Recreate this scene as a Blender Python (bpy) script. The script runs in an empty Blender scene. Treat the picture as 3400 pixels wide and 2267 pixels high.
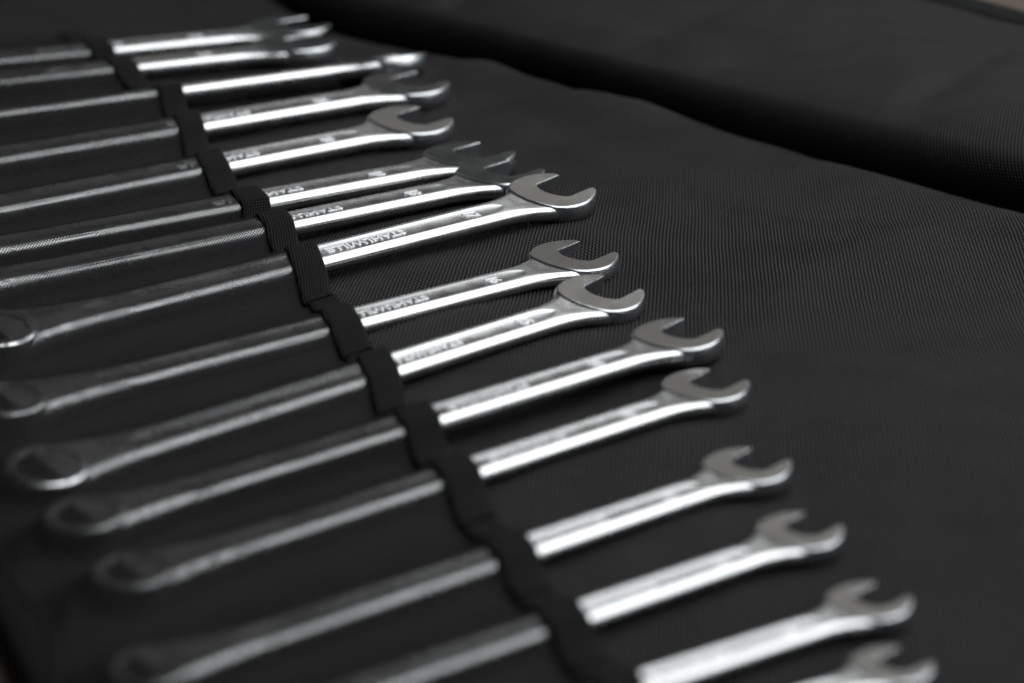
import bpy, bmesh, math, random
from mathutils import Vector, Matrix, noise

MM = 0.001
rad = math.radians
scene = bpy.context.scene
COL = scene.collection

# ------------------------------------------------------------------ camera
PITCH = rad(20.0)
CAM_H = 219.95
cam_d = bpy.data.cameras.new('camera')
cam_d.sensor_width = 36.0
cam_d.lens = 6600.0 / 3400.0 * 36.0
cam_d.clip_start = 0.01
cam_d.clip_end = 50.0
cam_d.dof.use_dof = True
cam_d.dof.focus_distance = 0.728
cam_d.dof.aperture_fstop = 7.6
cam_o = bpy.data.objects.new('camera', cam_d)
cam_o.location = (0, 0, CAM_H * MM)
cam_o.rotation_euler = (rad(90) - PITCH, 0, 0)
COL.objects.link(cam_o)
scene.camera = cam_o

# ------------------------------------------------------------------ world and lamps
world = bpy.data.worlds.new('World')
scene.world = world
world.use_nodes = True
world.node_tree.nodes['Background'].inputs[0].default_value = (0.90, 0.96, 1.0, 1)
world.node_tree.nodes['Background'].inputs[1].default_value = 0.045


def area_lamp(name, loc, target, sx, sy, power, col):
    d = bpy.data.lights.new(name, 'AREA')
    d.shape = 'RECTANGLE'
    d.size = sx
    d.size_y = sy
    d.energy = power
    d.color = col
    o = bpy.data.objects.new(name, d)
    o.location = loc
    o.rotation_euler = (Vector(target) - Vector(loc)).to_track_quat('-Z', 'Y').to_euler()
    COL.objects.link(o)
    return o


area_lamp('ceiling_softbox', (2.20, 1.30, 1.75), (2.20, 1.30, 0.0), 4.2, 2.9, 116.0, (0.935, 0.968, 1.0))
area_lamp('dim_back_panel', (0.1, 3.15, 1.43), (0.1, 0.7, 0.0), 2.6, 0.75, 1.1, (1.0, 0.95, 0.88))

scene.view_settings.view_transform = 'Standard'
scene.view_settings.look = 'None'
scene.view_settings.exposure = 0.0
scene.view_settings.gamma = 1.0
scene.cycles.use_denoising = True
scene.cycles.max_bounces = 8
scene.cycles.transparent_max_bounces = 12
scene.cycles.sample_clamp_indirect = 4.0


# ------------------------------------------------------------------ materials
def new_mat(name):
    m = bpy.data.materials.new(name)
    m.use_nodes = True
    nt = m.node_tree
    return m, nt, nt.nodes['Principled BSDF']


def nd(nt, typ, **kw):
    n = nt.nodes.new(typ)
    for k, v in kw.items():
        setattr(n, k, v)
    return n


def mth(nt, op, a, b=None, c=None):
    n = nt.nodes.new('ShaderNodeMath')
    n.operation = op
    for i, v in enumerate((a, b, c)):
        if v is None:
            continue
        if hasattr(v, 'is_linked') or hasattr(v, 'links'):
            nt.links.new(v, n.inputs[i])
        else:
            n.inputs[i].default_value = v
    return n.outputs[0]


def map_range(nt, v, a, b, c, d, smooth=False):
    n = nt.nodes.new('ShaderNodeMapRange')
    if smooth:
        n.interpolation_type = 'SMOOTHSTEP'
    nt.links.new(v, n.inputs['Value'])
    for k, x in (('From Min', a), ('From Max', b), ('To Min', c), ('To Max', d)):
        n.inputs[k].default_value = x
    return n.outputs['Result']


def noise_tex(nt, vec, scale, detail=3.0, rough=0.55):
    n = nt.nodes.new('ShaderNodeTexNoise')
    n.inputs['Scale'].default_value = scale
    n.inputs['Detail'].default_value = detail
    n.inputs['Roughness'].default_value = rough
    if vec is not None:
        nt.links.new(vec, n.inputs['Vector'])
    return n.outputs['Fac']


def mapping(nt, vec, scale=(1, 1, 1), rot=(0, 0, 0)):
    n = nt.nodes.new('ShaderNodeMapping')
    n.inputs['Scale'].default_value = scale
    n.inputs['Rotation'].default_value = rot
    nt.links.new(vec, n.inputs['Vector'])
    return n.outputs[0]


def weave_height(nt, vec, period, jitter=0.12, lattice=None):
    """quincunx of thread crowns, 0..1; vec in metres"""
    nz = nt.nodes.new('ShaderNodeTexNoise')
    nz.inputs['Scale'].default_value = 420.0
    nz.inputs['Detail'].default_value = 1.0
    nt.links.new(vec, nz.inputs['Vector'])
    sub = nd(nt, 'ShaderNodeVectorMath', operation='SUBTRACT')
    nt.links.new(nz.outputs['Color'], sub.inputs[0])
    sub.inputs[1].default_value = (0.5, 0.5, 0.5)
    sc = nd(nt, 'ShaderNodeVectorMath', operation='SCALE')
    nt.links.new(sub.outputs[0], sc.inputs[0])
    sc.inputs['Scale'].default_value = period * jitter * 2
    add = nd(nt, 'ShaderNodeVectorMath', operation='ADD')
    nt.links.new(vec, add.inputs[0])
    nt.links.new(sc.outputs[0], add.inputs[1])
    sep = nd(nt, 'ShaderNodeSeparateXYZ')
    nt.links.new(add.outputs[0], sep.inputs[0])
    if lattice:      # rows of thread crowns, each column shifted by half a step
        px, py = lattice
        cx = mth(nt, 'COSINE', mth(nt, 'MULTIPLY', sep.outputs[0], 2 * math.pi / px))
        yy = mth(nt, 'MULTIPLY_ADD', sep.outputs[0], 0.5 * py / px, sep.outputs[1])
        cy = mth(nt, 'COSINE', mth(nt, 'MULTIPLY', yy, 2 * math.pi / py))
        return mth(nt, 'MULTIPLY', mth(nt, 'MULTIPLY_ADD', cx, 0.5, 0.5), mth(nt, 'MULTIPLY_ADD', cy, 0.42, 0.58))
    k = 2 * math.pi / period
    sx = mth(nt, 'SINE', mth(nt, 'MULTIPLY', sep.outputs[0], k))
    sy = mth(nt, 'SINE', mth(nt, 'MULTIPLY', sep.outputs[1], k))
    return mth(nt, 'MULTIPLY_ADD', mth(nt, 'MULTIPLY', sx, sy), 0.5, 0.5)


def mix_col(nt, fac, a, b):
    n = nt.nodes.new('ShaderNodeMix')
    n.data_type = 'RGBA'
    nt.links.new(fac, n.inputs[0])
    n.inputs[6].default_value = (*a, 1)
    n.inputs[7].default_value = (*b, 1)
    return n.outputs[2]


def bump(nt, height, strength, dist, normal=None):
    n = nt.nodes.new('ShaderNodeBump')
    n.inputs['Strength'].default_value = strength
    n.inputs['Distance'].default_value = dist
    nt.links.new(height, n.inputs['Height'])
    if normal is not None:
        nt.links.new(normal, n.inputs['Normal'])
    return n.outputs[0]


def cloth_mat(name, period, lo, hi, rot=0.0, rough=0.6, bstr=0.8, spec=0.12, uv=False, lattice=None, band=(0.40, 0.85)):
    m, nt, b = new_mat(name)
    tc = nd(nt, 'ShaderNodeTexCoord')
    vec = tc.outputs['UV'] if uv else tc.outputs['Object']
    if rot:
        vec = mapping(nt, vec, rot=(0, 0, rot))
    wander = nt.nodes.new('ShaderNodeTexNoise')
    wander.inputs['Scale'].default_value = 22.0
    wander.inputs['Detail'].default_value = 2.0
    nt.links.new(vec, wander.inputs['Vector'])
    wsub = nd(nt, 'ShaderNodeVectorMath', operation='SUBTRACT')
    nt.links.new(wander.outputs['Color'], wsub.inputs[0])
    wsub.inputs[1].default_value = (0.5, 0.5, 0.5)
    wsc = nd(nt, 'ShaderNodeVectorMath', operation='SCALE')
    nt.links.new(wsub.outputs[0], wsc.inputs[0])
    wsc.inputs['Scale'].default_value = 0.0016
    wadd = nd(nt, 'ShaderNodeVectorMath', operation='ADD')
    nt.links.new(vec, wadd.inputs[0])
    nt.links.new(wsc.outputs[0], wadd.inputs[1])
    h = weave_height(nt, wadd.outputs[0], period, 0.12, lattice)
    big = noise_tex(nt, vec, 35.0, 4.0)
    thread = noise_tex(nt, vec, 1500.0, 2.0)
    hh = map_range(nt, h, band[0], band[1], 0.0, 1.0, True)
    hh = mth(nt, 'MULTIPLY', hh, map_range(nt, thread, 0.3, 0.7, 0.7, 1.15))
    hh = mth(nt, 'MULTIPLY', hh, map_range(nt, big, 0.3, 0.7, 0.72, 1.18))
    col = mix_col(nt, hh, lo, hi)
    vo = nd(nt, 'ShaderNodeTexVoronoi')           # sparse lint
    vo.voronoi_dimensions = '2D'
    vo.inputs['Scale'].default_value = 120.0
    nt.links.new(vec, vo.inputs['Vector'])
    sepc = nd(nt, 'ShaderNodeSeparateColor')
    nt.links.new(vo.outputs['Color'], sepc.inputs[0])
    lint = mth(nt, 'MULTIPLY', mth(nt, 'LESS_THAN', vo.outputs['Distance'], 0.032), mth(nt, 'GREATER_THAN', sepc.outputs[0], 0.95))
    mx = nt.nodes.new('ShaderNodeMix')
    mx.data_type = 'RGBA'
    nt.links.new(lint, mx.inputs[0])
    nt.links.new(col, mx.inputs[6])
    mx.inputs[7].default_value = (0.17, 0.17, 0.165, 1)
    nt.links.new(mx.outputs[2], b.inputs['Base Color'])
    b.inputs['Roughness'].default_value = rough
    b.inputs['Specular IOR Level'].default_value = spec
    nt.links.new(bump(nt, h, bstr, period * 0.45), b.inputs['Normal'])
    return m


def chrome_mat(name, base, rough, grain, streak=None):
    m, nt, b = new_mat(name)
    tc = nd(nt, 'ShaderNodeTexCoord')
    vec = tc.outputs['Object']
    b.inputs['Metallic'].default_value = 1.0
    fine = noise_tex(nt, vec, 2600.0, 3.0, 0.6)
    smear = noise_tex(nt, vec, 90.0, 4.0, 0.6)
    rg = map_range(nt, smear, 0.3, 0.7, rough * 0.7, rough * 1.35)
    nt.links.new(rg, b.inputs['Roughness'])
    tone = mth(nt, 'MULTIPLY_ADD', smear, 0.16, 0.92)
    vm = nd(nt, 'ShaderNodeVectorMath', operation='SCALE')
    vm.inputs[0].default_value = base
    nt.links.new(tone, vm.inputs['Scale'])
    nt.links.new(vm.outputs[0], b.inputs['Base Color'])
    nrm = bump(nt, fine, grain, 0.00006)
    if streak:
        s = noise_tex(nt, mapping(nt, vec, scale=streak[0]), 1.0, 3.0, 0.6)
        nrm = bump(nt, s, streak[1], 0.0003, nrm)
    nt.links.new(nrm, b.inputs['Normal'])
    return m


M = {}
M['mat'] = cloth_mat('woven_nylon', 0.0015, (0.0015, 0.0014, 0.0015), (0.068, 0.063, 0.064), rot=rad(5), lattice=(0.0013, 0.0022), band=(0.12, 0.62))
M['flap'] = cloth_mat('woven_nylon_shaded', 0.0015, (0.0015, 0.0014, 0.0015), (0.050, 0.0475, 0.0485), rot=rad(38), lattice=(0.0013, 0.0017), band=(0.05, 0.8), uv=True, bstr=0.5)  # same nylon in a darker tone: shade at the fold put into the colour
M['tape'] = cloth_mat('grosgrain_tape', 0.0016, (0.003, 0.0029, 0.0029), (0.028, 0.0268, 0.0263), rot=rad(40), rough=0.7, bstr=0.7, spec=0.1, uv=True)
M['binding'] = cloth_mat('edge_binding_cloth', 0.0014, (0.003, 0.003, 0.003), (0.014, 0.014, 0.014), rot=rad(45), rough=0.8, spec=0.15)
M['shank'] = chrome_mat('satin_chrome', (0.66, 0.66, 0.655), 0.27, 0.22)
M['face'] = chrome_mat('polished_chrome', (0.68, 0.675, 0.66), 0.15, 0.05, ((60, 1700, 60), 0.06))
M['side'] = chrome_mat('ground_chrome', (0.60, 0.61, 0.62), 0.22, 0.12, ((160, 160, 2600), 0.5))
M['bore'] = chrome_mat('bore_shaded_steel', (0.22, 0.22, 0.225), 0.55, 0.3)  # dark colour dims the ring's inner wall like shade; rough like unpolished metal
M['letters'] = chrome_mat('raised_chrome', (0.92, 0.92, 0.92), 0.56, 0.05)


def net_mat():
    """fine black net: threads with real gaps one can see through"""
    m, nt, b = new_mat('black_pocket_net')
    tc = nd(nt, 'ShaderNodeTexCoord')
    vec = tc.outputs['UV']
    h = weave_height(nt, vec, 0.00125, 0.05)
    big = noise_tex(nt, vec, 40.0, 3.0)
    b.inputs['Base Color'].default_value = (0.021, 0.021, 0.022, 1)
    b.inputs['Roughness'].default_value = 0.45
    b.inputs['Specular IOR Level'].default_value = 0.08
    nt.links.new(bump(nt, h, 0.6, 0.0004), b.inputs['Normal'])
    col = mix_col(nt, h, (0.004, 0.0038, 0.004), (0.025, 0.0238, 0.0242))
    nt.links.new(col, b.inputs['Base Color'])
    tr = nd(nt, 'ShaderNodeBsdfTransparent')
    mx = nd(nt, 'ShaderNodeMixShader')
    hole = map_range(nt, h, 0.495, 0.415, 0.0, 0.97, True)
    nt.links.new(hole, mx.inputs[0])
    nt.links.new(b.outputs[0], mx.inputs[1])
    nt.links.new(tr.outputs[0], mx.inputs[2])
    nt.links.new(mx.outputs[0], nt.nodes['Material Output'].inputs['Surface'])
    return m


M['net'] = net_mat()


def wood_mat():
    m, nt, b = new_mat('table_wood')
    tc = nd(nt, 'ShaderNodeTexCoord')
    v = mapping(nt, tc.outputs['Object'], scale=(3, 40, 3), rot=(0, 0, 0.4))
    g = noise_tex(nt, v, 2.0, 5.0, 0.6)
    nt.links.new(mix_col(nt, g, (0.060, 0.042, 0.030), (0.115, 0.085, 0.064)), b.inputs['Base Color'])
    b.inputs['Roughness'].default_value = 0.5
    nt.links.new(bump(nt, g, 0.2, 0.001), b.inputs['Normal'])
    return m


M['wood'] = wood_mat()


# ------------------------------------------------------------------ helpers
def link_mesh(name, verts, faces, mat, parent=None, uvs=None, smooth=True, sharp=None):
    me = bpy.data.meshes.new(name)
    me.from_pydata([(v[0] * MM, v[1] * MM, v[2] * MM) for v in verts], [], faces)
    if uvs is not None:
        lay = me.uv_layers.new(name='UVMap')
        for lp in me.loops:
            u = uvs[lp.vertex_index]
            lay.data[lp.index].uv = (u[0] * MM, u[1] * MM)
    if smooth:
        for p in me.polygons:
            p.use_smooth = True
    me.materials.append(mat)
    me.update()
    if sharp:
        me.set_sharp_from_angle(angle=rad(sharp))
    o = bpy.data.objects.new(name, me)
    COL.objects.link(o)
    if parent is not None:
        o.parent = parent
    return o


def grid_faces(nu, nv, off=0):
    f = []
    for i in range(nu - 1):
        for j in range(nv - 1):
            a = off + i * nv + j
            f.append((a, a + nv, a + nv + 1, a + 1))
    return f


def thing(name, label, cat, group=None):
    o = bpy.data.objects.new(name, None)
    o.empty_display_size = 0.01
    COL.objects.link(o)
    o['label'] = label
    o['category'] = cat
    if group:
        o['group'] = group
    return o


def sstep(a, b, x):
    t = max(0.0, min(1.0, (x - a) / (b - a)))
    return t * t * (3 - 2 * t)


def interp(tab, x):
    if x <= tab[0][0]:
        return tab[0][1]
    for (x0, y0), (x1, y1) in zip(tab, tab[1:]):
        if x <= x1:
            i = tab.index((x0, y0))
            xa, ya = tab[max(i - 1, 0)]
            xb, yb = tab[min(i + 2, len(tab) - 1)]
            m0 = (y1 - ya) / (x1 - xa)
            m1 = (yb - y0) / (xb - x0)
            h = x1 - x0
            t = (x - x0) / h
            return ((1 + 2 * t) * (1 - t) ** 2 * y0 + t * (1 - t) ** 2 * h * m0
                    + t * t * (3 - 2 * t) * y1 - t * t * (1 - t) * h * m1)
    return tab[-1][1]


def fbm(x, y, z=0.0):
    return noise.noise(Vector((x, y, z)))


# ------------------------------------------------------------------ where the wrenches lie (mm, degrees)
# size, x, y of jaw, lift of jaw, heading, lean about the shank, distance jaw -> pocket mouth
WR = [
    [22, -124.2, 1081.7, 1.08, 28.02, 1.9, 99.0],
    [21, -115.7, 1036.5, 1.10, 29.38, 2.0, 88.0],
    [22, -67.2, 996.1, 1.14, 33.44, -12.1, 110.0],
    [20.5, -51.9, 939.1, 1.18, 37.85, 5.0, 110.5],
    [19, -46.1, 866.2, 1.20, 39.87, 7.5, 96.0],
    [19, -19.0, 806.8, 1.17, 36.17, 1.8, 97.0],
    [18, -5.8, 779.5, 1.18, 37.62, 1.9, 98.5],
    [17, 14.9, 741.4, 4.33, 40.22, 8.8, 108.5],
    [16, 21.7, 678.3, -1.59, 41.06, 4.5, 96.5],
    [15, 29.4, 631.0, 0.56, 43.46, 8.5, 90.0],
    [14, 50.8, 578.8, 5.23, 37.62, 1.1, 92.0],
    [13, 56.7, 545.8, 1.53, 39.14, 0.9, 86.5],
    [12, 62.9, 490.5, 0.39, 37.78, 0.8, 74.0],
    [11, 71.4, 449.1, 1.17, 35.38, 0.2, 68.0],
    [10, 82.4, 412.2, 1.15, 31.84, -0.8, 64.0],
    [9, 82.3, 383.0, 1.13, 27.79, -1.2, 60.0],
]
LABELS = [
    'large chrome combination wrench at the far end of the row, farthest from the camera',
    'large chrome combination wrench second from the far end, its jaw under the farthest jaw',
    'chrome combination wrench rolled onto its edge, third from the far end, jaw facing away',
    'chrome combination wrench fourth from the far end, just nearer than the edge-turned one',
    'chrome combination wrench fifth from the far end, with a wide gap before the next jaw',
    'chrome combination wrench with dark mirror jaw, behind two overlapping jaws, sixth from far end',
    'chrome combination wrench with dark mirror jaw tucked behind the wrench marked 17',
    'chrome combination wrench marked 17 with sharply focused lettering and brownish grey jaw',
    'chrome combination wrench marked 16 whose jaw face is half bright, half dark',
    'chrome combination wrench marked 15, its jaw overlapping the jaw of the 16',
    'chrome combination wrench with dark jaw face, next nearer after the one marked 15',
    'chrome combination wrench with dark jaw, fifth from the near end of the row',
    'blurred chrome combination wrench fourth from the near end of the row',
    'blurred chrome combination wrench third from the near end of the row',
    'blurred chrome combination wrench second from the near end, cut by the bottom edge',
    'smallest chrome combination wrench at the near end, only its blurred jaw in view',
]
MARKS = ['24', '22', '21', '20', '19', '19', '18', '17', '16', '15', '14', '13', '12', '11', '10', '9']
MARKS = ['24', '23', '22', '21', '20', '19', '18', '17', '16', '15', '14', '13', '12', '11', '10', '9']

HEAD_T = 0.21      # half thickness of jaw, in sizes
SHANK_T = 0.175
RING_T = 0.29
RING_R = 0.78


class Frame:
    def __init__(self, row):
        s, x, y, h, th, ti, st = row
        self.s = s
        self.L = 49.9 + 10.75 * s
        self.st = st
        self.h = h
        th, ti = rad(th), rad(ti)
        pi_ = math.asin(((h + HEAD_T * s) - RING_T * s) / self.L)
        ex = Vector((math.cos(th) * math.cos(pi_), math.sin(th) * math.cos(pi_), math.sin(pi_)))
        eh = Vector((-math.sin(th), math.cos(th), 0))
        upv = ex.cross(eh)
        ey = math.cos(ti) * eh + math.sin(ti) * upv
        ez = ex.cross(ey)
        self.ex, self.ey, self.ez = ex, ey, ez
        self.C = Vector((x, y, h + 2 * HEAD_T * s)) - HEAD_T * s * ez   # mid plane point under jaw
        self.tilt = ti

    def pt(self, lx, ly, lz=0.0):
        return self.C + lx * self.ex + ly * self.ey + lz * self.ez

    def local_xy(self, px, py):
        """ground point -> local (lx, ly), ignoring the small lean"""
        d = Vector((px - self.C.x, py - self.C.y))
        e = Vector((self.ex.x, self.ex.y)).normalized()
        n = Vector((-e.y, e.x))
        return d.dot(e), d.dot(n)

    def ground(self, a, ly=0.0):
        e = Vector((self.ex.x, self.ex.y)).normalized()
        n = Vector((-e.y, e.x))
        return Vector((self.C.x, self.C.y)) - a * e + ly * n


FR = [Frame(r) for r in WR]


# ------------------------------------------------------------------ ground relief of the roll
def seg_dist(p, pts):
    """signed distance to a polyline; positive on its left side"""
    best = None
    for a, b in zip(pts, pts[1:]):
        ab = b - a
        t = max(0.0, min(1.0, (p - a).dot(ab) / ab.length_squared))
        q = a + t * ab
        d = (p - q).length
        sgn = 1.0 if ab.x * (p - a).y - ab.y * (p - a).x > 0 else -1.0
        if best is None or d < best[0]:
            best = (d, sgn, t)
    return best[0] * best[1]


VALLEY = [Vector(v) for v in ((420, 480), (300, 634), (203, 758), (122, 862), (44, 957), (-35, 1050), (-107, 1130), (-150, 1240), (-215, 1480))]
HEADS_CTRL = []
for f_ in FR:
    nb = f_.pt(0.1 * f_.s, (-0.75 if f_.tilt > 0 else 0.85) * f_.s, -HEAD_T * f_.s)
    HEADS_CTRL.append((nb.x, nb.y, nb.z - 0.5))
BUMPS = [  # soft swells of the cloth between the wrenches
    (-22, 672, 3.2, 20, 38), (22, 706, 3.0, 22, 20), (-28, 622, 2.0, 12, 26), (20, 598, 1.6, 14, 22),
    (-40, 735, 2.0, 9, 36), (-60, 800, 2.0, 14, 40), (40, 520, 1.6, 14, 30), (10, 500, 1.5, 12, 26),
    (50, 470, 1.2, 10, 26), (-10, 880, 2.5, 30, 40), (120, 700, 3.0, 45, 55), (70, 790, 3.0, 35, 35),
    (150, 610, -2.0, 40, 60), (110, 560, 2.0, 30, 40),
]


def mat_z(x, y):
    # pull towards the jaw contact heights
    num = den = 0.0
    for hx, hy, hz in HEADS_CTRL:
        d2 = (x - hx) ** 2 + (y - hy) ** 2
        w = math.exp(-d2 / (2 * 19.0 ** 2))
        num += w * hz
        den += w
    z = num / (den + 0.35)
    for bx, by, bh, s1, s2 in BUMPS:
        dx, dy = x - bx, y - by
        u = dx * 0.766 + dy * 0.643
        v = -dx * 0.643 + dy * 0.766
        z += bh * math.exp(-(v / s1) ** 2 - (u / s2) ** 2)
    for wx, wy, ang, ln, amp, wd in ((-20, 985, 20, 60, 2.6, 11), (15, 940, 15, 55, -2.4, 12), (60, 900, 8, 60, 2.0, 14), (100, 800, 60, 70, -1.2, 9), (150, 720, 35, 70, 1.4, 13), (90, 640, 70, 60, 0.9, 8), (120, 480, 60, 70, -1.0, 12)):
        ca, sa = math.cos(rad(ang)), math.sin(rad(ang))
        u = (x - wx) * ca + (y - wy) * sa
        v = -(x - wx) * sa + (y - wy) * ca + 0.003 * u * u
        z += amp * math.exp(-(u / ln) ** 2 - (v / wd) ** 2)
    z += 1.3 * fbm(x * 0.011, y * 0.011, 3.1) + 0.5 * fbm(x * 0.03, y * 0.03, 7.7)
    d = seg_dist(Vector((x, y)), VALLEY)       # negative = beyond the valley
    d = -d
    # crest on the near side, dropping into the valley
    along = x * 0.64 - y * 0.77
    crest = 6.0 + 3.0 * math.sin(along * 0.016 + 0.7) + 1.5 * math.sin(along * 0.045)
    near = -d
    z += crest * math.exp(-((near - 26.0) / 26.0) ** 2) if near > 26 else crest * math.exp(-((near - 26.0) / 15.0) ** 2)
    z -= 3.0 * sstep(14, -6, near)
    return z


# ------------------------------------------------------------------ table
tv = []
for i in range(2):
    for j in range(2):
        tv.append((-1100 + 2200 * i, 150 + 1900 * j, -9.0))
tb = link_mesh('table_top', tv + [(v[0], v[1], -39.0) for v in tv],
               [(0, 2, 3, 1), (4, 5, 7, 6), (0, 1, 5, 4), (1, 3, 7, 5), (3, 2, 6, 7), (2, 0, 4, 6)], M['wood'], smooth=False)
tb['kind'] = 'structure'

# ------------------------------------------------------------------ the tool roll
roll = thing('tool_roll', 'black nylon tool roll lying open, its net pockets holding the wrenches', 'tool roll')

# bottom edge line of the roll (behind the ring ends) and its inner frame
EDGE_A = FR[15].ground(FR[15].L + 40)
EDGE_B = FR[0].ground(FR[0].L + 40)
edge_dir = (FR[0].ground(FR[0].L + 46) - FR[11].ground(FR[11].L + 29)).normalized()
edge_p = FR[11].ground(FR[11].L + 29)
row_n = Vector((edge_dir.y, -edge_dir.x))     # towards the jaws


def build_panel():
    # grid in (along edge, across) coordinates, finer near the focus
    us = []
    u = -260.0
    while u < 1050:
        us.append(u)
        u += 4.0
    vs = []
    v = 0.0
    while v < 640:
        vs.append(v)
        v += 4.0
    verts = []
    for u in us:
        for v in vs:
            wob = 3.0 * math.sin(u * 0.035) if v == 0 else 0
            p = edge_p + edge_dir * u + row_n * (v + wob)
            verts.append((p.x, p.y, mat_z(p.x, p.y) + (0 if v > 8 else -2.5 * (1 - v / 8) ** 2)))
    keep = []
    nv = len(vs)
    for f in grid_faces(len(us), nv):
        # the base panel ends under the folded flap
        cx = sum(verts[k][0] for k in f) / 4
        cy = sum(verts[k][1] for k in f) / 4
        if seg_dist(Vector((cx, cy)), VALLEY) > -30:
            keep.append(f)
    used = sorted({k for f in keep for k in f})
    remap = {k: i for i, k in enumerate(used)}
    return [verts[k] for k in used], [tuple(remap[k] for k in f) for f in keep]


# orientation check of the valley sign (the jaws must be on the kept side)
if seg_dist(Vector((0, 700)), VALLEY) < 0:
    VALLEY.reverse()
pv, pf = build_panel()
panel = link_mesh('base_panel', pv, pf, M['mat'], roll)

# bound edge along the bottom of the roll
bv, n_ring = [], 8
bu = [(-260 + 6 * i) for i in range(219)]
for u in bu:
    p = edge_p + edge_dir * u + row_n * (3.0 * math.sin(u * 0.035))
    z0 = mat_z(p.x, p.y) - 2.0
    for k in range(n_ring):
        a = 2 * math.pi * k / n_ring
        q = p + row_n * (5.5 * math.cos(a) + 1.5)
        bv.append((q.x, q.y, z0 + 1.9 * math.sin(a)))
bf = []
for i in range(len(bu) - 1):
    for k in range(n_ring):
        a, b = i * n_ring + k, i * n_ring + (k + 1) % n_ring
        bf.append((a, b, b + n_ring, a + n_ring))
link_mesh('edge_binding', bv, bf, M['binding'], roll)


# folded flap beyond the valley
def valley_point(t):
    """t in mm along the valley polyline, from the near right end"""
    pts = VALLEY if VALLEY[0].x > VALLEY[-1].x else VALLEY[::-1]
    for a, b in zip(pts, pts[1:]):
        l = (b - a).length
        if t <= l:
            return a + (b - a) * (t / l)
        t -= l
    return pts[-1]


ROLL_N = 18


def flap_z(d, t):
    """height of the flap behind its rolled front"""
    zc = 4.0 + 2.0 * math.sin(t * 0.008 + 0.5)
    wid = 34.0 + 8.0 * math.sin(t * 0.011 + 1.0)
    z = zc + 16.0 + 13.0 * (1 - math.exp(-max(0.0, d) / wid))
    z += 1.8 * fbm(d * 0.012, t * 0.009, 1.3) * sstep(0, 60, d)
    # a slanting crease
    cr = (t - 745.0) - 0.55 * d
    z -= 4.6 * math.exp(-(cr / 12.0) ** 2) * sstep(0, 25, d) * sstep(150, 60, d)
    z += 2.4 * math.exp(-((cr - 22) / 16.0) ** 2) * sstep(0, 25, d) * sstep(150, 60, d)
    for t0, sl, dep_, wd in ((560.0, -0.35, 3.8, 9.0), (610.0, 0.25, 2.8, 12.0), (860.0, 0.5, 3.4, 10.0), (430.0, 0.4, 2.8, 10.0), (690.0, -0.2, 2.4, 8.0)):
        c2 = (t - t0) - sl * d
        z -= dep_ * math.exp(-(c2 / wd) ** 2) * sstep(2, 30, d) * sstep(170, 50, d)
    z += 1.1 * fbm(d * 0.035, t * 0.03, 5.5) * sstep(0, 40, d)
    z += 0.012 * d
    return z


def flap_sheet():
    total = sum((b - a).length for a, b in zip(VALLEY, VALLEY[1:]))
    ts = [total * i / 260 for i in range(261)]
    ds = [None] * ROLL_N + [2.5 * i for i in range(1, 30)]
    while ds[-1] < 420:
        ds.append(ds[-1] + 8)
    out = Vector((0.86, 0.51))
    sm = []
    for t in ts:   # smoothed valley
        acc = Vector((0, 0))
        for k in range(-6, 7):
            acc += valley_point(max(0, min(total, t + k * 8)))
        sm.append(acc / 13)
    verts, flap_end = [], []
    for i, t in enumerate(ts):
        # far edge of the flap: line through the two points seen at the top right corner
        p0 = sm[i]
        e0, e1 = Vector((234, 1020)), Vector((257, 975))
        ed = (e1 - e0).normalized()
        en = Vector((-ed.y, ed.x))
        dn = (e0 - p0).dot(en) / out.dot(en)
        flap_end.append(dn)
        z0 = flap_z(0.0, t)
        R = 17.0 + 2.5 * math.sin(t * 0.017)
        for j, d in enumerate(ds):
            if d is None:                       # rolled front, tucked under at its foot
                th = rad(-20 + (60 + 20) * j / (ROLL_N - 1))
                dd = R * math.cos(rad(60)) - R * math.cos(th)
                zz = z0 + R * (math.sin(th) - math.sin(rad(60)))
            else:
                dd = min(d, dn)
                zz = flap_z(dd, t)
            q = p0 + out * (dd + 6.0)
            verts.append((q.x, q.y, zz))
    return verts, ts, ds, sm, flap_end, out


fv, fts, fds, fsm, fend, fout = flap_sheet()
ff = []
nv = len(fds)
for i in range(len(fts) - 1):
    for j in range(nv - 1):
        if fds[j] is None or fds[j] < min(fend[i], fend[i + 1]) - 0.01:
            a = i * nv + j
            ff.append((a, a + 1, a + nv + 1, a + nv))
fuv = []
for i, t in enumerate(fts):
    arc = 0.0
    for j in range(nv):
        if j:
            arc += (Vector(fv[i * nv + j]) - Vector(fv[i * nv + j - 1])).length
        fuv.append((t, arc))
link_mesh('flap_panel', fv, ff, M['flap'], roll, fuv)
bv, bf = [], []
for i, t in enumerate(fts):
    p = fsm[i] + fout * (fend[i] + 4)
    z0 = flap_z(fend[i], t)
    for k in range(n_ring):
        a = 2 * math.pi * k / n_ring
        q = p + fout * (15.0 * math.cos(a))
        bv.append((q.x, q.y, z0 - 0.8 + 3.2 * math.sin(a)))
for i in range(len(fts) - 1):
    for k in range(n_ring):
        a, b = i * n_ring + k, i * n_ring + (k + 1) % n_ring
        bf.append((a, b, b + n_ring, a + n_ring))
link_mesh('edge_binding', bv, bf, M['binding'], roll)


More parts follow.
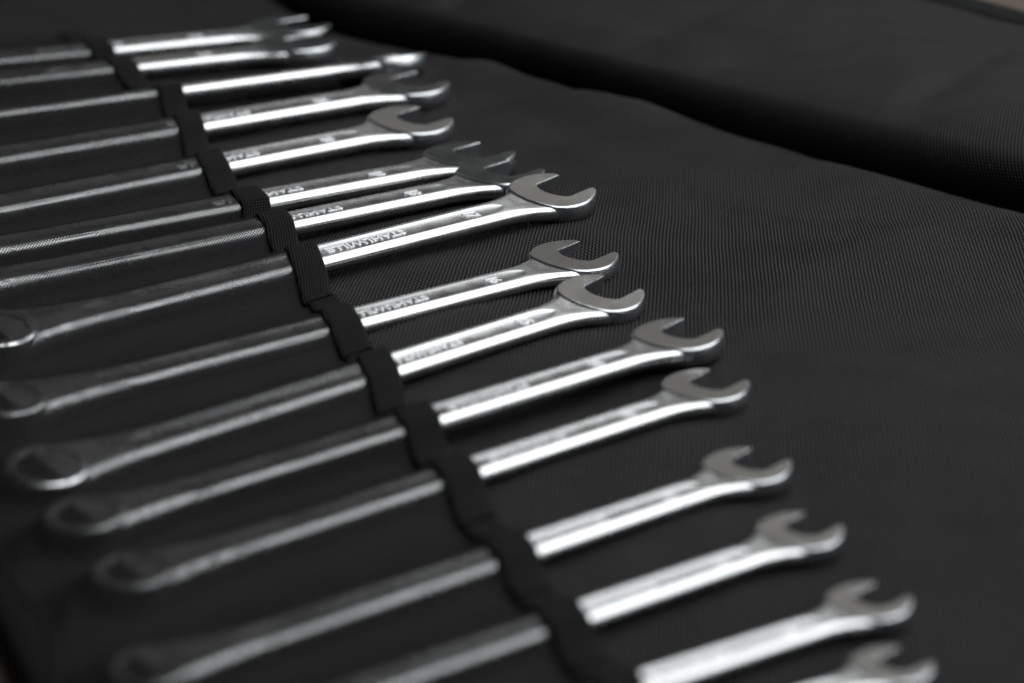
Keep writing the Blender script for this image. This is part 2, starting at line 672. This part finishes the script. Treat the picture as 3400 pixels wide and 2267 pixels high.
# ------------------------------------------------------------------ wrench shape
HEAD_FAR = [(-0.74, 0.34), (-0.72, 0.50), (-0.64, 0.68), (-0.46, 0.84), (-0.20, 0.955), (0.10, 1.01), (0.38, 0.99), (0.62, 0.915), (0.80, 0.82), (0.845, 0.725)]
THROAT = [(0.035, 0.535), (-0.05, 0.42), (-0.09, 0.28), (-0.09, 0.10), (-0.03, -0.10), (0.07, -0.26), (0.18, -0.35), (0.27, -0.375)]
HEAD_NEAR = [(1.03, -0.235), (1.07, -0.27), (1.06, -0.34), (0.97, -0.445), (0.80, -0.58), (0.55, -0.725), (0.28, -0.815), (0.0, -0.825), (-0.26, -0.765), (-0.46, -0.62), (-0.60, -0.39), (-0.69, -0.12), (-0.735, 0.12)]


def catmull(pts, n=5):
    out = []
    for i in range(len(pts) - 1):
        p0 = pts[max(i - 1, 0)]
        p1, p2 = pts[i], pts[i + 1]
        p3 = pts[min(i + 2, len(pts) - 1)]
        for k in range(n):
            t = k / n
            q = []
            for c in range(2):
                q.append(0.5 * ((2 * p1[c]) + (-p0[c] + p2[c]) * t + (2 * p0[c] - 5 * p1[c] + 4 * p2[c] - p3[c]) * t * t + (-p0[c] + 3 * p1[c] - 3 * p2[c] + p3[c]) * t ** 3))
            out.append(tuple(q))
    out.append(tuple(pts[-1]))
    return out


def head_outline():
    a = catmull(HEAD_FAR, 5)
    b = catmull(THROAT, 4)
    c = catmull(HEAD_NEAR + [HEAD_FAR[0]], 5)[:-1]
    cr = [min(1.0, (len(a) - 1 - k) / 14.0) for k in range(len(a))] + [0.0] * len(b)
    cr += [min(1.0, max(0.0, (k - 8) / 14.0)) for k in range(len(c))]
    return a + b + c, cr


def crowned_piece(outline, crown, t, rim, bulge, name, mats, parent):
    """flat faced piece of half thickness t, rims rounded, outer walls slightly barrel shaped.
    crown[i] says how much of the bulge applies at outline point i"""
    n = len(outline)
    area = sum(outline[i][0] * outline[(i + 1) % n][1] - outline[(i + 1) % n][0] * outline[i][1] for i in range(n))
    if area < 0:
        outline, crown = outline[::-1], crown[::-1]
    nrm = []
    for i in range(n):
        p0, p1, p2 = (Vector(outline[(i + k) % n]) for k in (-1, 0, 1))
        d0, d1 = (p1 - p0).normalized(), (p2 - p1).normalized()
        n0, n1 = Vector((-d0.y, d0.x)), Vector((-d1.y, d1.x))      # inward for ccw
        m = (n0 + n1).normalized()
        nrm.append(m / max(0.55, m.dot(n0)))
    levels = []                                  # (z, rim inset, bulge share)
    K = 6
    zr = t - rim
    for k in range(K + 1):
        a = math.pi / 2 * (1 - k / K)
        levels.append((zr + rim * math.sin(a), rim * (1 - math.cos(a))))
    for k in range(1, 5):
        levels.append((zr * (1 - k / 4), 0.0))
    levels = levels + [(-z, r) for z, r in levels[:-1][::-1]]
    verts = []
    for z, r in levels:
        for i in range(n):
            q = Vector(outline[i]) + nrm[i] * (r - 0.7 * rim + bulge * crown[i] * ((z / t) ** 2 - 1.0))
            verts.append((q.x * MM, q.y * MM, z * MM))
    faces = [tuple(range(n))]
    mi = [0]
    for l in range(len(levels) - 1):
        for i in range(n):
            j = (i + 1) % n
            faces.append((l * n + i, (l + 1) * n + i, (l + 1) * n + j, l * n + j))
            mi.append(1)
    faces.append(tuple((len(levels) - 1) * n + i for i in range(n))[::-1])
    mi.append(0)
    me = bpy.data.meshes.new(name)
    me.from_pydata(verts, [], faces)
    for p, k in zip(me.polygons, mi):
        p.material_index = k
        p.use_smooth = True
    me.materials.append(mats[0])
    me.materials.append(mats[1])
    me.update()
    me.set_sharp_from_angle(angle=rad(40))
    flat_edges = {e for p in me.polygons if len(p.vertices) > 4 for e in p.edge_keys}
    att = me.attributes.get('sharp_edge') or me.attributes.new('sharp_edge', 'BOOLEAN', 'EDGE')
    for e in me.edges:
        if e.key in flat_edges:
            att.data[e.index].value = True
    o = bpy.data.objects.new(name, me)
    COL.objects.link(o)
    o.parent = parent
    return o


def shank_half_widths(x, L):
    """far and near half width in sizes at x (sizes, negative behind the jaw); L in sizes"""
    far = interp([(-L, 0.74), (-L + 0.4, 0.72), (-L + 1.0, 0.61), (-L + 1.7, 0.51), (-L + 2.5, 0.468), (-L + 3.4, 0.455), (-2.9, 0.455), (-2.0, 0.46), (-1.45, 0.46), (-1.1, 0.52), (-0.85, 0.60), (-0.62, 0.72)], x)
    near = interp([(-L, 0.74), (-L + 0.4, 0.72), (-L + 1.0, 0.61), (-L + 1.7, 0.51), (-L + 2.5, 0.468), (-L + 3.4, 0.455), (-2.9, 0.455), (-2.0, 0.46), (-1.45, 0.475), (-1.0, 0.57), (-0.65, 0.70), (-0.35, 0.79)], x)
    return far, near


def build_shank(fr, parent):
    s = fr.s
    L = fr.L / s
    xs = []
    x = -L
    while x < -0.40:
        xs.append(x)
        if x < -L + 2.4:
            x += 0.16
        elif x < -2.1:
            x += 0.35
        else:
            x += 0.055
    xs.append(-0.36)
    ge0, ge1 = -1.42, -L + 1.8     # groove ends
    verts = []
    ng, nq = 12, 9
    for x in xs:
        wf, wn = shank_half_widths(x, L)
        T = interp([(-L, 0.27), (-L + 0.7, 0.25), (-L + 2.0, 0.195), (-L + 3.2, SHANK_T), (-1.6, SHANK_T), (-0.7, 0.170), (-0.4, 0.175)], x)
        rx = interp([(-L, 0.20), (-L + 2, 0.20), (-1.5, 0.20), (-0.9, 0.19), (-0.4, 0.16)], x)
        # groove half width, elliptical at its ends
        g = 0.0
        if ge1 < x < ge0:
            e = 1.0
            el = 0.75
            if x > ge0 - el:
                e = math.sqrt(max(0.0, 1 - ((x - (ge0 - el)) / el) ** 2))
            if x < ge1 + el:
                e = min(e, math.sqrt(max(0.0, 1 - (((ge1 + el) - x) / el) ** 2)))
            g = 0.25 * e
        dep = 0.024 * (g / 0.25) ** 0.8 if g > 0 else 0.0
        gg = g if g > 0.012 else 0.012
        top = []
        # far edge to near edge over the top
        for k in range(nq + 1):
            a = math.pi / 2 * k / nq
            top.append((wf - rx + rx * math.cos(a), T * math.sin(a)))
        yf, yn = wf - rx, -(wn - rx)
        top.append((yf * 0.5 + gg * 0.5, T))
        for k in range(ng + 1):
            u = 1 - 2 * k / ng
            top.append((gg * u, T - dep * (1 - u * u)))
        top.append((yn * 0.5 - gg * 0.5, T))
        for k in range(nq + 1):
            a = math.pi / 2 * (1 - k / nq)
            top.append((-(wn - rx) - rx * math.cos(a), T * math.sin(a)))
        ringp = top + [(y, -z) for y, z in top[::-1][1:-1]]
        for y, z in ringp:
            verts.append((x * s, y * s, z * s))
    m = len(ringp)
    faces = []
    for i in range(len(xs) - 1):
        for k in range(m):
            a, b = i * m + k, i * m + (k + 1) % m
            faces.append((a, b, b + m, a + m))
    faces.append(tuple(range(m))[::-1])
    faces.append(tuple((len(xs) - 1) * m + k for k in range(m)))
    # outward normals check is done by bmesh
    o = link_mesh('shank', verts, faces, M['shank'], parent)
    bm = bmesh.new()
    bm.from_mesh(o.data)
    bmesh.ops.recalc_face_normals(bm, faces=bm.faces)
    bm.to_mesh(o.data)
    bm.free()
    o.data.set_sharp_from_angle(angle=rad(12.5))
    return o


def build_ring(fr, parent):
    s = fr.s
    R, T = RING_R * s, RING_T * s
    nseg = 72
    prof = []      # outer wall profile from bottom to top
    for k in range(9):
        a = -math.pi / 2 + math.pi * k / 8
        prof.append((R - 0.10 * s + 0.10 * s * math.cos(a), (T - 0.10 * s) * (1 if k > 4 else -1 if k < 4 else 0) + 0.10 * s * math.sin(a)))
    verts, faces = [], []
    for i in range(nseg):
        an = 2 * math.pi * i / nseg
        # twelve point opening
        ph = (an * 12 / (2 * math.pi)) % 1.0
        ri = s * (0.505 + 0.045 * abs(2 * ph - 1))
        pts = [(ri, -T + 0.04 * s), (ri + 0.04 * s, -T)] + prof + [(ri + 0.04 * s, T), (ri, T - 0.04 * s)]
        for r, z in pts:
            verts.append((-fr.L + r * math.cos(an), r * math.sin(an), z))
    m = len(pts)
    for i in range(nseg):
        j = (i + 1) % nseg
        for k in range(m):
            k2 = (k + 1) % m
            faces.append((i * m + k, j * m + k, j * m + k2, i * m + k2))
    o = link_mesh('ring_end', verts, faces, M['shank'], parent, sharp=32)
    o.data.materials.append(M['bore'])             # twelve point opening: shade in the hole put into a darker, rougher steel
    for i, p in enumerate(o.data.polygons):
        if i % m in (0, m - 2, m - 1):
            p.material_index = 1
    return o


def text_mesh(name, body, height, width=None, depth=0.2, bold=0.0):
    cu = bpy.data.curves.new(name, 'FONT')
    cu.body = body
    cu.size = 1.0
    cu.align_x = 'CENTER'
    cu.offset = bold
    cu.extrude = 0.05
    cu.bevel_depth = 0.045
    cu.bevel_resolution = 1
    cu.resolution_u = 2
    tmp = bpy.data.objects.new(name + '_tmp', cu)
    COL.objects.link(tmp)
    dg = bpy.context.evaluated_depsgraph_get()
    me = bpy.data.meshes.new_from_object(tmp.evaluated_get(dg))
    COL.objects.unlink(tmp)
    bpy.data.objects.remove(tmp)
    xs = [v.co.x for v in me.vertices]
    ys = [v.co.y for v in me.vertices]
    cx, cy = (min(xs) + max(xs)) / 2, (min(ys) + max(ys)) / 2
    ky = height / (max(ys) - min(ys))
    kx = width / (max(xs) - min(xs)) if width else ky
    for v in me.vertices:
        v.co = ((v.co.x - cx) * kx * MM, (v.co.y - cy) * ky * MM, v.co.z / 0.095 * depth * MM)
    me.name = name
    return me


HEAD_OUT, HEAD_CROWN = head_outline()
for i, fr in enumerate(FR):
    s = fr.s
    w = thing('combination_wrench', LABELS[i], 'wrench', 'combination wrenches held in the tool roll')
    mw = Matrix.Identity(4)
    for r in range(3):
        mw[r][0], mw[r][1], mw[r][2] = fr.ex[r], fr.ey[r], fr.ez[r]
        mw[r][3] = fr.C[r] * MM
    w.matrix_world = mw
    build_shank(fr, w)
    crowned_piece([(x * s, y * s) for x, y in HEAD_OUT], HEAD_CROWN, HEAD_T * s, 0.034 * s, 0.055 * s, 'open_jaw', (M['face'], M['side']), w)
    build_ring(fr, w)
    me = text_mesh('lettering', 'STAHLWILLE', 0.205 * s, 2.06 * s, 0.020 * s, 0.0)
    me.materials.append(M['letters'])
    for p_ in me.polygons:
        p_.use_smooth = False
    lt = bpy.data.objects.new('lettering', me)
    COL.objects.link(lt)
    lt.parent = w
    lt.location = (-5.22 * s * MM, -0.035 * s * MM, (SHANK_T - 0.020) * s * MM)
    lt.rotation_euler = (0, 0, math.pi)
    me = text_mesh('size_mark', MARKS[i], 0.36 * s, (0.27 if len(MARKS[i]) == 2 else 0.14) * s, 0.020 * s, 0.0)
    me.materials.append(M['letters'])
    for p_ in me.polygons:
        p_.use_smooth = False
    sm_ = bpy.data.objects.new('size_mark', me)
    COL.objects.link(sm_)
    sm_.parent = w
    sm_.location = (-2.35 * s * MM, -0.04 * s * MM, (SHANK_T - 0.020) * s * MM)
    sm_.rotation_euler = (0, 0, -math.pi / 2)


# ------------------------------------------------------------------ pockets
def top_height(fr, lx, ly):
    """world height of the wrench top under a ground point, or None outside; plus distance outside the plan"""
    s = fr.s
    x = lx / s
    L = fr.L / s
    # ring
    dr = math.hypot(lx + fr.L, ly) - RING_R * s
    wf, wn = shank_half_widths(max(x, -L), L)
    hw = (wf if ly >= 0 else wn) * s
    if lx >= -fr.L:
        dsft = abs(ly) - hw
    else:
        dsft = math.hypot(lx + fr.L, max(0.0, abs(ly) - hw))
    T = interp([(-L, 0.27), (-L + 0.7, 0.25), (-L + 2.0, 0.195), (-L + 3.2, SHANK_T), (-0.7, 0.170)], x) * s
    rx = 0.20 * s
    # shank top
    inside = -dsft
    zs = -1e3
    if inside > 0:
        q = min(1.0, inside / rx)
        zs = T * math.sqrt(max(0.0, 1 - (1 - q) ** 2))
    zr = -1e3
    if dr < 0:
        q = min(1.0, -dr / (0.10 * s))
        zr = RING_T * s - 0.10 * s + 0.10 * s * math.sqrt(max(0.0, 1 - (1 - q) ** 2))
    lz = max(zs, zr)
    Ttop = max(T, RING_T * s * sstep(2.2, -0.3, dr / s * 3))
    base = fr.C + lx * fr.ex + max(-hw, min(hw, ly)) * fr.ey
    zt = base.z + Ttop * fr.ez.z
    zin = base.z + lz * fr.ez.z if lz > -100 else None
    return zin, zt, min(dsft + 0.05 * s, dr + 0.03 * s)


def v_to_a(fr, v):
    return fr.st + v * (fr.L + RING_R * fr.s + 13.0 - fr.st)


class Virtual:
    pass


# neighbours beyond the ends: an empty pocket at the far end
def shifted(fr, off):
    v = Virtual()
    v.fr = fr
    v.off = off
    return v


def axis_ground(i, v):
    if i < 0:
        a = axis_ground(0, v)
        b = axis_ground(1, v)
        return a + (a - b) * 1.15 * (-i)
    if i >= len(FR):
        a = axis_ground(len(FR) - 1, v)
        b = axis_ground(len(FR) - 2, v)
        return a + (a - b) * (i - len(FR) + 1)
    return FR[i].ground(v_to_a(FR[i], v))


def cloth_point(i, u, v):
    """point on the pocket cloth of wrench i; u -1 far seam .. 0 axis .. 1 near seam"""
    c = axis_ground(i, v)
    o = axis_ground(i - 1 if u < 0 else i + 1, v)
    seam = c + (o - c) * 0.5
    g = c + (seam - c) * abs(u)
    mz = mat_z(g.x, g.y)
    ds = (seam - g).length
    if 0 <= i < len(FR):
        fr = FR[i]
        lx, ly = fr.local_xy(g.x, g.y)
        zin, zt, sd = top_height(fr, lx, ly)
        sd = max(sd, 0.0)
        t = sd / (sd + ds + 1e-6)
        zf = mz + 0.6 + (zt + 0.5 - mz - 0.6) * (1 - t) ** 2.6
        z = zf
        if zin is not None:
            z = max(z, zin + 0.45)
        if sd <= 0:
            z = max(z, zt + 0.45) if zin is None else max(zin + 0.45, zt - 0.3 if math.hypot(lx + fr.L, ly) < RING_R * fr.s * 0.8 else zin + 0.45)
    else:
        z = mz + 0.8 + 4.5 * (1 - abs(u)) ** 1.2
    # close the pocket at its bottom
    z = mz + 0.6 + (z - mz - 0.6) * sstep(1.0, 0.955, v)
    wr = 0.35 * fbm(g.x * 0.08, g.y * 0.08, 11.0 + i) * (1 - (1 - abs(u)) ** 3)
    return Vector((g.x, g.y, max(z + wr, mz + 0.5)))


def build_pocket(i):
    nu, nv = 45, 110
    us = [-1 + 2 * k / (nu - 1) for k in range(nu)]
    us = [math.copysign(abs(u) ** 1.15, u) for u in us]
    vs = [0.012 + 0.988 * (k / (nv - 1)) for k in range(nv)]
    P = [[cloth_point(i, u, v) for v in vs] for u in us]
    # light smoothing so that the cloth bridges small steps
    for _ in range(2):
        Q = [[p.copy() for p in r] for r in P]
        for a in range(1, nu - 1):
            for b in range(1, nv - 1):
                avg = (P[a - 1][b].z + P[a + 1][b].z + P[a][b - 1].z + P[a][b + 1].z) / 4
                Q[a][b].z = max(P[a][b].z, 0.5 * P[a][b].z + 0.5 * avg)
        P = Q
    uvs, verts = [], []
    for a in range(nu):
        for b in range(nv):
            verts.append(tuple(P[a][b]))
    # arc length coordinates in mm
    U = [[0.0] * nv for _ in range(nu)]
    for b in range(nv):
        for a in range(1, nu):
            U[a][b] = U[a - 1][b] + (P[a][b] - P[a - 1][b]).length
        mid = U[nu // 2][b]
        for a in range(nu):
            U[a][b] -= mid
    for a in range(nu):
        acc = 0.0
        for b in range(nv):
            if b:
                acc += (P[nu // 2][b] - P[nu // 2][b - 1]).length
            uvs.append((U[a][b] + 37.0 * i, acc))
    faces = [(f[0], f[1], f[2], f[3]) for f in grid_faces(nu, nv)]
    pk = link_mesh('pocket', verts, faces, M['net'], roll, uvs)

    # tape folded over the mouth of the pocket
    nt_ = 12
    width = 12.4 * (0.75 + 0.25 * min(1.0, (FR[min(max(i, 0), 15)].s) / 17.0))
    span = 1.0 / (v_to_a(FR[min(max(i, 0), 15)], 1.0) - FR[min(max(i, 0), 15)].st)
    us2 = [-1 + 2.06 * k / 40 for k in range(41)]
    rnd = random.Random(50 + i)
    j0, j1 = rnd.uniform(-1.4, 0.6), rnd.uniform(-0.3, 1.6)
    tops, bots, tuv = [], [], []
    arc = 0.0
    prev = None
    for u in us2:
        uu = max(-1.0, min(1.0, u))
        wob = j0 * sstep(-0.5, -1.0, uu) + j1 * sstep(0.5, 1.0, uu) + 0.5 * fbm(u * 2.2, i * 3.7, 0.4)
        for k in range(nt_ + 1):
            w_ = k / nt_
            a_mm = wob + w_ * width
            v = a_mm * span
            p = cloth_point(i, uu, max(0.0, v)) if v >= 0 else cloth_point(i, uu, 0.0)
            if v < 0 and 0 <= i < 16:
                e = FR[i].ex
                p = p + Vector((e.x, e.y, 0)) * (-a_mm)
            rim = max(0.0, 1 - abs(2 * w_ - 1) ** 7) ** 0.5
            lift = 0.55 + 0.55 * sstep(0.55, 1.0, u)
            th = 0.2 + 0.7 * rim + 0.12 * fbm(p.x * 0.35, p.y * 0.35, i)
            tops.append(Vector((p.x, p.y, p.z + lift + th)))
            bots.append(Vector((p.x, p.y, p.z + lift - 0.05)))
            tuv.append((u, w_))
    n1 = nt_ + 1
    nu2 = len(us2)
    for _ in range(22):                            # the tape bridges the shoulders in a soft arch
        zs = [t_.z for t_ in tops]
        for a in range(1, nu2 - 1):
            for k in range(n1):
                q = a * n1 + k
                avg = 0.5 * (zs[q - n1] + zs[q + n1])
                if avg > zs[q] or abs(us2[a]) > 0.9:
                    dz = 0.6 * (avg - zs[q])
                    tops[q].z += dz
                    bots[q].z += dz
    uv2 = []
    for a in range(len(us2)):
        if a:
            arc += (tops[a * n1 + nt_ // 2] - tops[(a - 1) * n1 + nt_ // 2]).length
        for k in range(n1):
            uv2.append((arc, k / nt_ * width))
    nV = len(tops)
    faces = grid_faces(len(us2), n1)
    faces += [tuple(x + nV for x in f[::-1]) for f in grid_faces(len(us2), n1)]
    for a in range(len(us2) - 1):
        for k in (0, nt_):
            p, q = a * n1 + k, (a + 1) * n1 + k
            faces.append((p, q, q + nV, p + nV) if k else (q, p, p + nV, q + nV))
    for a in (0, len(us2) - 1):
        for k in range(nt_):
            p, q = a * n1 + k, a * n1 + k + 1
            faces.append((p, q, q + nV, p + nV))
    link_mesh('mouth_tape', [tuple(p) for p in tops + bots], faces, M['tape'], pk, uv2 + uv2, sharp=50)


for i in range(-1, 16):
    build_pocket(i)
